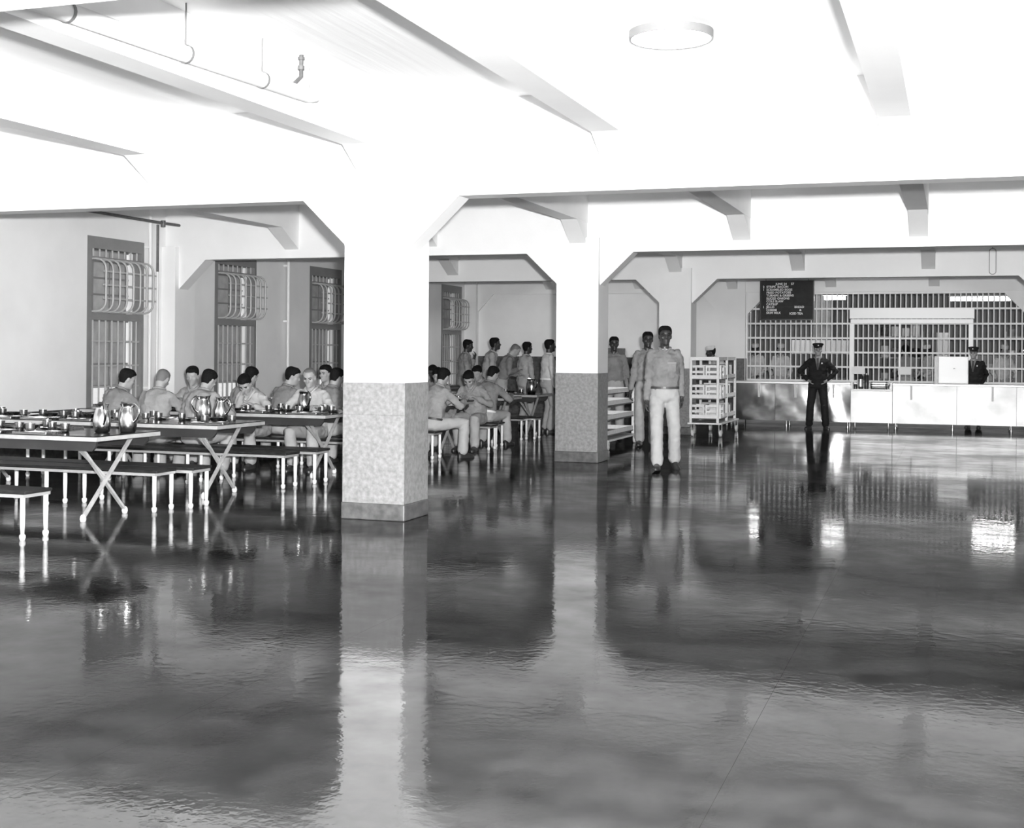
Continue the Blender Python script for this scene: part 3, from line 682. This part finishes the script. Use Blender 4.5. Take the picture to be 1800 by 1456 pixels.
def hair_mb(M, off=.006, crop=0.0, tall=.012):
    mb = MB(); n = 28; rings = []
    zs = [-.10 + .0115 * i for i in range(19)] + [.113]
    for z in zs:
        a, f, b = hp(z); ring = []
        for k in range(n):
            c, s = math.cos(2*math.pi*k/n), math.sin(2*math.pi*k/n)
            hl = interp(s, HL) + crop
            o = off if z > hl else (-.012 if z < hl - .012 else -.002)
            g = off + (tall - off) * max(0, z) / .11 if o > 0 else o
            ring.append(V3(((a + g) * c, ((f if s > 0 else b) + g) * s, z + (tall * max(0, z) / .11 if o > 0 else 0))))
        rings.append(ring)
    mb.loft(rings); mb.V = [tuple(M @ V3(v)) for v in mb.V]; return mb
def ik(a, t, l1, l2, pole):
    a, t = V3(a), V3(t); d = t - a; L_ = d.length
    mx = (l1 + l2) * .995
    if L_ > mx: t = a + d * (mx / L_); d = t - a; L_ = mx
    d.normalize(); x = (l1 * l1 - l2 * l2 + L_ * L_) / (2 * L_); h = math.sqrt(max(1e-6, l1 * l1 - x * x))
    p = V3(pole); p = (p - d * p.dot(d)).normalized()
    return a + d * x + p * h, t
def hand_mb(W, d, nrm, sd, curl):
    d = V3(d).normalized(); nrm = V3(nrm); nrm = (nrm - d * nrm.dot(d)).normalized(); L_ = d.cross(nrm) * sd
    mb = MB(); M = Matrix((L_, d, nrm)).transposed()
    mb.ell(W + d * .05, (.041, .056, .017), 10, 8, M)
    mb.tube([W - d * .02, W + d * .03], [.026, .028], 8, True)
    for o, ln in ((-.029, .060), (-.010, .076), (.010, .080), (.029, .072)):
        b = W + d * .090 + L_ * o; a1 = curl * .45; a2 = curl * 1.15
        d1 = d * math.cos(a1) + nrm * math.sin(a1); d2 = d * math.cos(a2) + nrm * math.sin(a2)
        p1 = b + d1 * ln * .5; p2 = p1 + d2 * ln * .5
        mb.tube([b - d * .012, b, p1, p2], [.009, .0092, .0084, .0068], 6, True)
    b = W + d * .030 + L_ * .034; t1 = (d * .65 + L_ * .65 + nrm * .35).normalized(); t2 = (d * .9 + L_ * .15 + nrm * .45).normalized()
    mb.tube([b - L_ * .012, b, b + t1 * .035, b + t1 * .035 + t2 * .03], [.012, .0115, .0105, .008], 6, True)
    return mb
def bake(mb, name, m, parent, vox, target, it=4, extra=None, fold=0.0, seed=0):
    o = bpy.data.objects.new(name, mb.mesh(name))
    r = o.modifiers.new('r', 'REMESH'); r.mode = 'VOXEL'; r.voxel_size = vox
    sm = o.modifiers.new('s', 'SMOOTH'); sm.iterations = it; sm.factor = .5
    me = bpy.data.meshes.new_from_object(evaluated(o)); release(o)
    if fold:                                              # creases and folds of loose cloth
        of = V3((seed * 3.7, seed * 1.3, 0))
        nrm = [v.normal.copy() for v in me.vertices]
        for v, n_ in zip(me.vertices, nrm):
            p = v.co; q = V3((p.x * 9 + p.z * 4, p.y * 9 - p.z * 3, p.z * 11)) + of
            v.co = p + n_ * (fold * (.45 - 2 * abs(noise.noise(q))) + .5 * fold * noise.noise(q * 2.3))
    old = o.data; o.modifiers.clear(); o.data = me; bpy.data.meshes.remove(old)
    nf = len(me.polygons) * 2
    if nf > target:
        dc = o.modifiers.new('d', 'DECIMATE'); dc.ratio = target / nf
        me2 = bpy.data.meshes.new_from_object(evaluated(o)); release(o); o.modifiers.clear(); o.data = me2; bpy.data.meshes.remove(me); me = me2
    if extra and extra.V:
        bm = bmesh.new(); bm.from_mesh(me); em = extra.mesh('x'); bm.from_mesh(em); bm.to_mesh(me); bm.free(); bpy.data.meshes.remove(em)
    me.name = name; me.materials.clear(); me.materials.append(MT[m])
    for p in me.polygons: p.use_smooth = True; p.material_index = 0
    COL.objects.link(o); o.parent = parent
    return o
def shoe_mb(A, yaw, pitch=0.0):
    mb = MB(); rings = []
    for s, w, h in ((-.082, .022, .055), (-.070, .033, .085), (-.03, .037, .105), (.015, .038, .10), (.06, .041, .078), (.11, .046, .060), (.155, .043, .050), (.19, .030, .038), (.203, .012, .022)):
        rings.append([V3((w * x, s, h * z)) for x, z in ((-1, 0), (1, 0), (1.02, .25), (.9, .6), (.5, .92), (0, 1), (-.5, .92), (-.9, .6), (-1.02, .25))])
    mb.loft(rings)
    M = Matrix.Translation(V3((A[0], A[1], A[2] - .08))) @ Matrix.Rotation(yaw, 4, 'Z') @ Matrix.Rotation(pitch, 4, 'X')
    mb.V = [tuple(M @ V3(v)) for v in mb.V]; return mb
def person(label, x, y, rz, H=1.76, sit=False, lean=4, side=0, twist=0, head=(0, 0, 0), hl=None, hr=None, fl=None, fr=None, pitchf=(0, 0), yawf=(.12, -.12),
           skin='skinlt', hair='hair', shirt='shirt', trs='trouser', belt=None, face=False, vox=.0125, cap=None, curl=.9, build=1.0, pz=None, pole_l=None, pole_r=None, kpl=None, kpr=None, palm=None, uniform=False, pocket=False, neck=0):
    e = empty('person', (x, y, 0), R(rz)); tag(e, label, 'person', 'men in the mess hall'); e.scale = (1, 1, 1)
    sc = H / 1.78; g = build
    if pz is None: pz = .955 if not sit else (.385 / sc + .105)
    up, fw, rt = V3((0, 0, 1)), V3((0, 1, 0)), V3((1, 0, 0))
    # spine
    N = 10; P = [V3((0, 0, pz))]; T = []
    for i in range(N):
        a = R(lean) * (.45 + .95 * (i + .5) / N); b = R(side) * (.5 + .9 * (i + .5) / N)
        t = V3((math.sin(b), math.sin(a) * math.cos(b), math.cos(a) * math.cos(b))).normalized(); T.append(t); P.append(P[-1] + t * (.53 / N))
    T.append(T[-1])
    def sp(t):
        if t < 0: return P[0] + T[0] * (.53 * t), T[0]
        f = min(t, 1.0) * N; i = min(int(f), N - 1); q = P[i].lerp(P[i + 1], f - i)
        if t > 1: q = P[-1] + T[-1] * (.53 * (t - 1))
        return q, T[i]
    def fram(t):
        c, T_ = sp(t); a = R(twist) * max(0, min(1, t)); X = rt * math.cos(a) + fw * math.sin(a); X = (X - T_ * X.dot(T_)).normalized(); return c, X, T_.cross(X), T_
    def torso(secs, ex, n=20):
        out = []
        for t, a, b, off in secs:
            c, X, F_, T_ = fram(t); out.append([c + F_ * off + X * ((a * g + ex) * math.cos(2*math.pi*k/n)) + F_ * ((b * g + ex) * math.sin(2*math.pi*k/n)) for k in range(n)])
        return out
    TS = [(-.02, .150, .115, 0), (.10, .152, .112, 0), (.20, .166, .122, .006), (.40, .164, .118, .006), (.62, .168, .118, .0), (.78, .170, .114, -.005), (.88, .155, .10, -.01), (.95, .118, .080, -.01), (1.01, .080, .066, -.004), (1.05, .06, .056, 0)]
    sh = []
    for s in (-1, 1):
        c, X, F_, T_ = fram(.885); sh.append(c + X * (s * .158 * g) - F_ * .008 - T_ * .012)
    c1, X1, F1, T1 = fram(1.0)
    # arms
    HLt = V3(hl) if hl else sh[0] + V3((-.09, .04, -.54)); HRt = V3(hr) if hr else sh[1] + V3((.09, .04, -.54))
    pl = V3(pole_l) if pole_l else V3((-.6, -.6, -.5)); pr = V3(pole_r) if pole_r else V3((.6, -.6, -.5))
    eL, wL = ik(sh[0], HLt, .29, .265, pl); eR, wR = ik(sh[1], HRt, .29, .265, pr)
    # legs
    hips = [P[0] + V3((-.09, 0, -.02)), P[0] + V3((.09, 0, -.02))]
    if sit: FLt, FRt = V3(fl or (-.13, .36, .08)), V3(fr or (.13, .36, .08))
    else: FLt, FRt = V3(fl or (-.11, .0, .08)), V3(fr or (.11, .0, .08))
    kL, aL = ik(hips[0], FLt, .44, .43, kpl or (-.15, 1, .2)); kR, aR = ik(hips[1], FRt, .44, .43, kpr or (.15, 1, .2))
    # head
    hy, hpz, hr_ = head
    nd = (T1 * .7 + up * .5 + fw * neck).normalized()
    Hrot = Matrix.Rotation(R(twist + hy), 4, 'Z') @ Matrix.Rotation(R(hpz), 4, 'X') @ Matrix.Rotation(R(hr_), 4, 'Y')
    hc = c1 + nd * .075 + (Hrot.to_3x3() @ V3((0, .022, .092)))
    HM = Matrix.Translation(hc) @ Hrot
    S4 = Matrix.Scale(sc, 4)
    def fin(mb): mb.V = [tuple(V3(v) * sc) for v in mb.V]; return mb
    # body: one continuous surface
    b = head_mb(HM)
    b.tube([c1 - T1 * .04, c1 + nd * .04, hc + Hrot.to_3x3() @ V3((0, -.018, -.05))], [.062, .056, .056], 14, True)
    b.loft(torso(TS, -.02)); b.loft(torso([(-.2, .10, .085, 0), (-.12, .135, .105, 0), (.05, .15, .11, 0)], -.02))
    for s_, e_, w_ in ((sh[0], eL, wL), (sh[1], eR, wR)): b.tube([s_, s_.lerp(e_, .5), e_, e_.lerp(w_, .4), w_], [.046, .042, .036, .036, .026], 10, True)
    for h_, k_, a_ in ((hips[0], kL, aL), (hips[1], kR, aR)): b.tube([h_, h_.lerp(k_, .5), k_, k_.lerp(a_, .35), a_], [.075, .066, .05, .05, .034], 10, True)
    ex = MB()
    for s, e_, w_ in ((-1, eL, wL), (1, eR, wR)):
        d = (w_ - e_).normalized(); pn = V3(palm[0 if s < 0 else 1]) if palm else (V3((-s * 1.0, .2, 0)) if d.z < -.6 else V3((-s * .3, 0, -1)))
        hm = hand_mb(w_ + d * .01, d, pn, s * (1 if True else -1), curl); ex.add(hm.V, hm.F)
    bake(fin(b), 'body', skin, e, (.0085 if face else vox), 14000 if face else 6000, 2, fin(ex))
    # shirt
    m = MB(); m.loft(torso(TS[:-1] + [(1.0, .085, .072, 0)], .014))
    for s_, e_, w_ in ((sh[0], eL, wL), (sh[1], eR, wR)):
        q = e_.lerp(w_, .93); d = (w_ - e_).normalized()
        m.tube([s_ - (e_ - s_).normalized() * .02, s_.lerp(e_, .3), s_.lerp(e_, .75), e_, e_.lerp(w_, .3), e_.lerp(w_, .75), q], [.060, .061, .055, .052, .052, .048, .043], 12, True)
    if uniform: m.loft(torso([(-.16, .175, .135, 0), (-.05, .17, .13, 0), (.12, .155, .115, 0)], .014))
    so = bake(fin(m), 'jacket' if uniform else 'shirt', shirt, e, vox, 7000 if face else 4000, 3, None, .015, x + y)
    # collar
    n = 20; pts = []
    for k in range(n + 1):
        a = 2 * math.pi * k / n; fr_ = max(0, math.sin(a))
        pts.append(c1 + nd * (.020 - .060 * fr_ ** 3) + X1 * (.072 * math.cos(a) * (1 - .25 * fr_ ** 4)) + F1 * (.070 * math.sin(a) + .018 * fr_ ** 2))
    cm_ = MB().tube(pts, [.016 + .004 * max(0, math.sin(2 * math.pi * k / n)) for k in range(n + 1)], 6); fin(cm_).build('collar', 'gshirt' if uniform else shirt, so, True)
    if pocket:
        fin(MB().add([c1 + X1 * u + nd * v + F1 * w for u, v, w in ((-.032, .012, .066), (.032, .012, .066), (0, -.055, .100), (-.032, .012, .05), (.032, .012, .05), (0, -.055, .08))], [(0, 1, 2), (3, 5, 4), (0, 3, 4, 1), (1, 4, 5, 2), (2, 5, 3, 0)])).build('undershirt', 'white_cloth', so)
        c, X, F_, T_ = fram(.62); q = c + X * -.085 + F_ * .128
        mb = MB().add([q + X * u + T_ * v + F_ * w for w in (0, .012) for u, v in ((-.05, -.06), (.05, -.06), (.05, .05), (-.05, .05))], [(0,3,2,1),(4,5,6,7),(0,1,5,4),(1,2,6,5),(2,3,7,6),(3,0,4,7)])
        fin(mb).build('pocket', shirt, so)
        mb = MB().add([q + X * u + T_ * v + F_ * w for w in (.0, .016) for u, v in ((-.053, .035), (.053, .035), (.053, .055), (-.053, .055))], [(0,3,2,1),(4,5,6,7),(0,1,5,4),(1,2,6,5),(2,3,7,6),(3,0,4,7)])
        fin(mb).build('pocket_flap', 'shirt', so)
    # trousers
    m = MB(); m.loft(torso([(-.21, .10, .09, 0), (-.15, .150, .118, 0), (-.06, .164, .124, 0), (.03, .158, .118, 0), (.125, .150, .110, 0)], .018))
    for h_, k_, a_ in ((hips[0], kL, aL), (hips[1], kR, aR)):
        low = k_.lerp(a_, .93)
        m.tube([h_, h_.lerp(k_, .35), h_.lerp(k_, .8), k_, k_.lerp(a_, .3), k_.lerp(a_, .7), low], [.098, .094, .082, .078, .078, .076, .078], 14, True)
    bake(fin(m), 'trousers', trs, e, vox, 7000 if face else 3600, 3, None, .007, x - y)
    if belt:
        m = MB(); rg = torso([(.085, .153, .113, 0), (.145, .151, .111, 0)], .030, 28); m.loft(rg); bo = fin(m).build('belt', belt, e, True)
        c, X, F_, T_ = fram(.122); q = c + F_ * (.111 * g + .033)
        fin(MB().bar(q - X * .017, q + X * .017, .010, .022)).build('buckle', 'strap', bo)
    for A, kn, yw, pi_ in ((aL, kL, yawf[0], pitchf[0]), (aR, kR, yawf[1], pitchf[1])):
        fin(shoe_mb(A, yw, pi_)).build('shoe', 'shoe', e, True)
    if hair:
        hm = hair_mb(HM, .0035, .026, .004) if hair == 'hairlt' else hair_mb(HM)
        fin(hm).build('hair', hair, e, True)
    if face:
        for s in (-1, 1):
            mb = MB().ell((s * .031, .0815, .001), (.013, .009, .0065), 10, 6); mb.V = [tuple(HM @ V3(v)) for v in mb.V]; fin(mb).build('eye', 'eye', e, True)
            mb = MB().tube([(s * .014, .0965, .019), (s * .032, .0955, .025), (s * .052, .080, .019)], [.0035, .0045, .003], 6); mb.V = [tuple(HM @ V3(v)) for v in mb.V]; fin(mb).build('eyebrow', 'hair', e, True)
    if cap == 'guard':
        mb = MB().lathe([(.082, .055), (.088, .058), (.092, .085), (.112, .115), (.116, .128), (.100, .140), (.03, .146)], 28)
        mb.V = [tuple(HM @ V3((v[0] * 1.0, v[1] * 1.18 - .004, v[2] + .012 * v[1] / .1))) for v in mb.V]; co = fin(mb).build('peaked_cap', 'uniform', e, True)
        mb = MB().loft([[V3((.084 * math.sin(a), .088 * math.cos(a) + .012 + dd, .066 - dz)) for a in [R(-62 + 124 * k / 12) for k in range(13)]] + [V3((.084 * math.sin(a), .088 * math.cos(a) + .012 + dd, .060 - dz)) for a in [R(62 - 124 * k / 12) for k in range(13)]] for dd, dz in ((0, 0), (.030, .012), (.045, .026))])
        mb.V = [tuple(HM @ V3(v)) for v in mb.V]; fin(mb).build('visor', 'black', co, True)
        mb = MB().ell((0, .114, .098), (.014, .006, .018), 8, 6); mb.V = [tuple(HM @ V3(v)) for v in mb.V]; fin(mb).build('cap_badge', 'badge', co, True)
    if cap == 'cook':
        mb = MB().lathe([(.083, .045), (.087, .05), (.088, .12), (.075, .135), (.02, .138)], 24); mb.V = [tuple(HM @ V3((v[0], v[1] * 1.18, v[2]))) for v in mb.V]; fin(mb).build('cook_cap', 'white_cloth', e, True)
    if uniform:
        c, X, F_, T_ = fram(.80); c0, _, F0, T0 = fram(.55); c9 = c1 + F1 * .075 + nd * .0
        for nm_, m_, w0, w1, o_ in (('shirt_front', 'gshirt', .055, .012, .0), ('necktie', 'tie', .018, .016, .008)):
            a, b_ = c9, c0 + F0 * .140
            mid_ = c + F_ * .136
            V = []
            for q, w in ((a, w0), (mid_, (w0 + w1) / 2 if nm_ != 'necktie' else .026), (b_, w1)):
                V += [q - X * w + F_ * (o_), q + X * w + F_ * o_, q + X * w + F_ * (o_ + .012), q - X * w + F_ * (o_ + .012)]
            fin(MB().loft([V[0:4], V[4:8], V[8:12]])).build(nm_, m_, so)
        q = c + X * .085 * -1 + F_ * .128
        fin(MB().ell(q, (.018, .008, .024), 8, 6)).build('badge', 'badge', so, True)
    return e

SITB = dict(sit=True, hl=(-.20, .43, .80), hr=(.20, .43, .80))
DK = dict(skin='skindk')
# third table, backs to the camera
person('dark haired man leaning on one arm, leftmost of the seated backs', -9.60, 13.02, -6, lean=20, side=4, head=(-30, -20, 0), sit=True, hl=(-.16, .44, .80), hr=(.34, .42, .80), hair='hair', shirt='shirtdk')
person('man with cropped pale hair seated with his back turned', -8.98, 13.02, 3, lean=16, side=-1, head=(6, -30, 4), sit=True, hl=(-.2, .43, .80), hr=(.12, .45, .86), hair='hairlt', build=1.05)
person('broad man with thick dark hair seated with his back turned', -8.38, 13.02, 0, lean=17, head=(-14, -28, 0), build=1.12, **SITB)
# third table, facing the camera
FC = dict(sit=True, face=True)
person('seated man glimpsed between two backs at the third table', -9.36, 14.57, 185, lean=14, head=(10, -15, 0), **SITB)
person('man hunched low over his plate with hand at his mouth', -8.46, 14.57, 176, lean=30, side=-2, head=(16, -42, 6), hl=(-.22, .42, .80), hr=(.02, .36, .92), palm=((0, 0, -1), (.3, .6, .6)), shirt='shirtpale', **FC)
person('balding man in a pale shirt facing the camera behind a pitcher', -7.66, 14.56, 186, lean=12, head=(4, -18, 0), hl=(-.24, .42, .80), hr=(.22, .44, .80), hair='hairlt', shirt='shirtpale', build=1.05, **FC)
# fourth table
person('man seated behind the hunched man, only head and shoulders showing', -9.02, 15.08, -4, lean=16, head=(-10, -24, 0), **SITB)
person('dark haired man seated with back turned and face in profile', -8.44, 15.08, -14, lean=15, side=3, head=(-48, -16, 0), shirt='shirtdk', **SITB)
person('dark haired seated man closest to the near column, back turned', -7.74, 15.08, -2, lean=17, head=(-24, -22, 0), shirt='shirtdk', **SITB)
person('man facing the camera far behind the balding man', -8.48, 16.60, 180, lean=10, head=(-12, -6, 0), sit=True, face=True, hl=(-.2, .43, .80), hr=(.2, .43, .80))
# tables beyond the near column
person('man on the bench end with dark belt and pale trousers', -6.93, 16.66, -24, lean=17, side=3, head=(10, -26, 0), sit=True, hl=(-.05, .46, .80), hr=(.22, .46, .82), fl=(-.27, .12, .08), fr=(.30, .34, .08), trs='trouserw', belt='belt', build=1.08, kpl=(-.6, .8, .3), kpr=(.5, 1, .3), face=False, vox=.011)
person('man at the column edge with his head down', -8.48, 20.68, 176, lean=20, head=(20, -20, 0), skin='skindk', **SITB)
person('seated man turned away beside the man on the bench end', -7.42, 18.50, 150, lean=22, head=(60, -25, 0), **SITB)
person('man with high forehead bent over his plate facing the camera', -6.92, 18.44, 178, lean=27, head=(8, -40, 0), hl=(-.2, .42, .80), hr=(.1, .42, .82), **FC)
person('dark haired man behind the man with high forehead', -7.62, 20.68, 170, lean=18, head=(0, -25, 0), **SITB)
person('man with a pale belt seated with his back turned', -7.03, 19.10, -8, lean=16, side=2, head=(-24, -24, 0), sit=True, hl=(-.1, .44, .80), hr=(.26, .42, .80), belt='card', fl=(-.2, .3, .08), fr=(.24, .34, .08), shirt='shirtdk', build=1.05)
# standing beyond the tables
person('standing man with a hand raised to his mouth', -9.10, 23.55, -66, H=1.74, hl=(-.02, .20, 1.38), hr=(.15, .28, 1.05), palm=((.5, -1, 0), (0, 0, -1)), head=(-4, -8, 0), **DK)
person('standing man in profile leaning forward with thick dark hair', -8.72, 23.78, -66, H=1.80, lean=16, head=(0, 4, 0), hl=(-.2, .30, 1.0), hr=(.2, .30, 1.0), shirt='shirtpale', **DK)
person('bald standing man bowing his head with arm across his chest', -8.12, 22.95, -60, H=1.72, lean=22, head=(-6, -38, 0), hl=(-.05, .36, 1.10), hr=(.12, .30, 1.2), hair='hairlt', shirt='shirtdk')
person('standing man with cropped dark hair seen from behind, one arm down', -7.93, 23.8, -38, H=1.70, lean=4, head=(-8, 0, 0), hl=(-.30, .06, .88), shirt='shirtpale', **DK)
person('standing man in pale shirt and trousers against the middle column', -7.16, 22.86, -50, H=1.74, lean=2, head=(-8, 2, 0), hl=(-.27, .04, .86), shirt='white_cloth', trs='trouserw', belt='card', **DK)
person('man in work jacket standing behind the low cart', -5.57, 21.6, -172, H=1.78, lean=2, head=(14, -2, 0), shirt='shirtdk', face=True, **DK)
person('man walking behind the front walker, one arm swinging', -4.62, 20.05, -168, H=1.84, lean=3, head=(10, 0, 0), hl=(-.22, -.02, .86), hr=(.25, .08, .86), pole_l=(-.15, -1, 0), pole_r=(.2, -1, 0), fl=(-.10, .10, .08), fr=(.11, -.12, .10), shirt='shirt', trs='trouser', face=True, **DK)
person('tall man walking towards the camera in grey shirt and white trousers', -3.52, 16.25, -166, H=1.85, lean=3, head=(8, 2, 0), hl=(-.215, -.05, .90), hr=(.215, .06, .86), pole_l=(-.15, -1, 0), pole_r=(.15, -1, 0), fl=(-.14, -.20, .10), fr=(.085, .20, .085), pitchf=(-.25, .08), yawf=(.2, -.15), shirt='shirtdk', trs='trouserw', belt='belt', face=True, pocket=True, build=1.02, **DK)
person('man in white bending over behind the tall cart', -4.62, 27.55, 100, H=1.74, lean=34, head=(0, -6, 0), hl=(-.15, .45, 1.0), hr=(.15, .45, 1.0), shirt='white_cloth', trs='trouserw', cap='cook', **DK)
# guards
person('guard in dark uniform standing with hands on hips before the counter', -2.58, 26.30, 184, H=1.70, lean=1, head=(4, 0, 0), hl=(-.20, .06, 1.03), hr=(.20, .06, 1.03), pole_l=(-1, -.25, -.1), pole_r=(1, -.25, -.1), palm=((.2, -.3, 1), (-.2, -.3, 1)), fl=(-.17, .02, .08), fr=(.17, .0, .08), shirt='uniform', trs='uniform', uniform=True, cap='guard', face=True, hair='hair', build=1.05, yawf=(.35, -.35), curl=.5)
person('guard in dark uniform standing behind the bright counter', .38, 28.35, 172, H=1.66, lean=2, head=(-2, 0, 0), hl=(-.12, -.18, .95), hr=(.12, -.18, .95), shirt='uniform', trs='uniform', uniform=True, cap='guard', face=True, hair='hair', build=1.12)
# kitchen hands
for (x, y, rz, lb, sh_, sk) in ((-4.50, 31.2, 160, 'cook in white seen through the bars at the grille end', 'white_cloth', 'skindk'), (-3.95, 31.3, 185, 'cook in white beside the work table under the menu board', 'white_cloth', 'skinlt'),
                                (-1.05, 31.0, 10, 'kitchen man in grey shirt turned away behind the hatch', 'shirt', 'skinlt'), (-.55, 32.6, 120, 'cook in white walking behind the hatch', 'white_cloth', 'skindk'), (1.05, 31.3, 190, 'cook in white seen through the bars past the second guard', 'white_cloth', 'skinlt')):
    person(lb, x, y, rz, H=1.74, lean=6, head=(10, -8, 0), hl=(-.2, .28, 1.0), hr=(.2, .28, 1.0), shirt=sh_, trs='trouserw' if sh_ == 'white_cloth' else 'trouser', skin=sk, cap='cook' if sh_ == 'white_cloth' else None, vox=.016)
bpy.data.scenes.remove(WK)
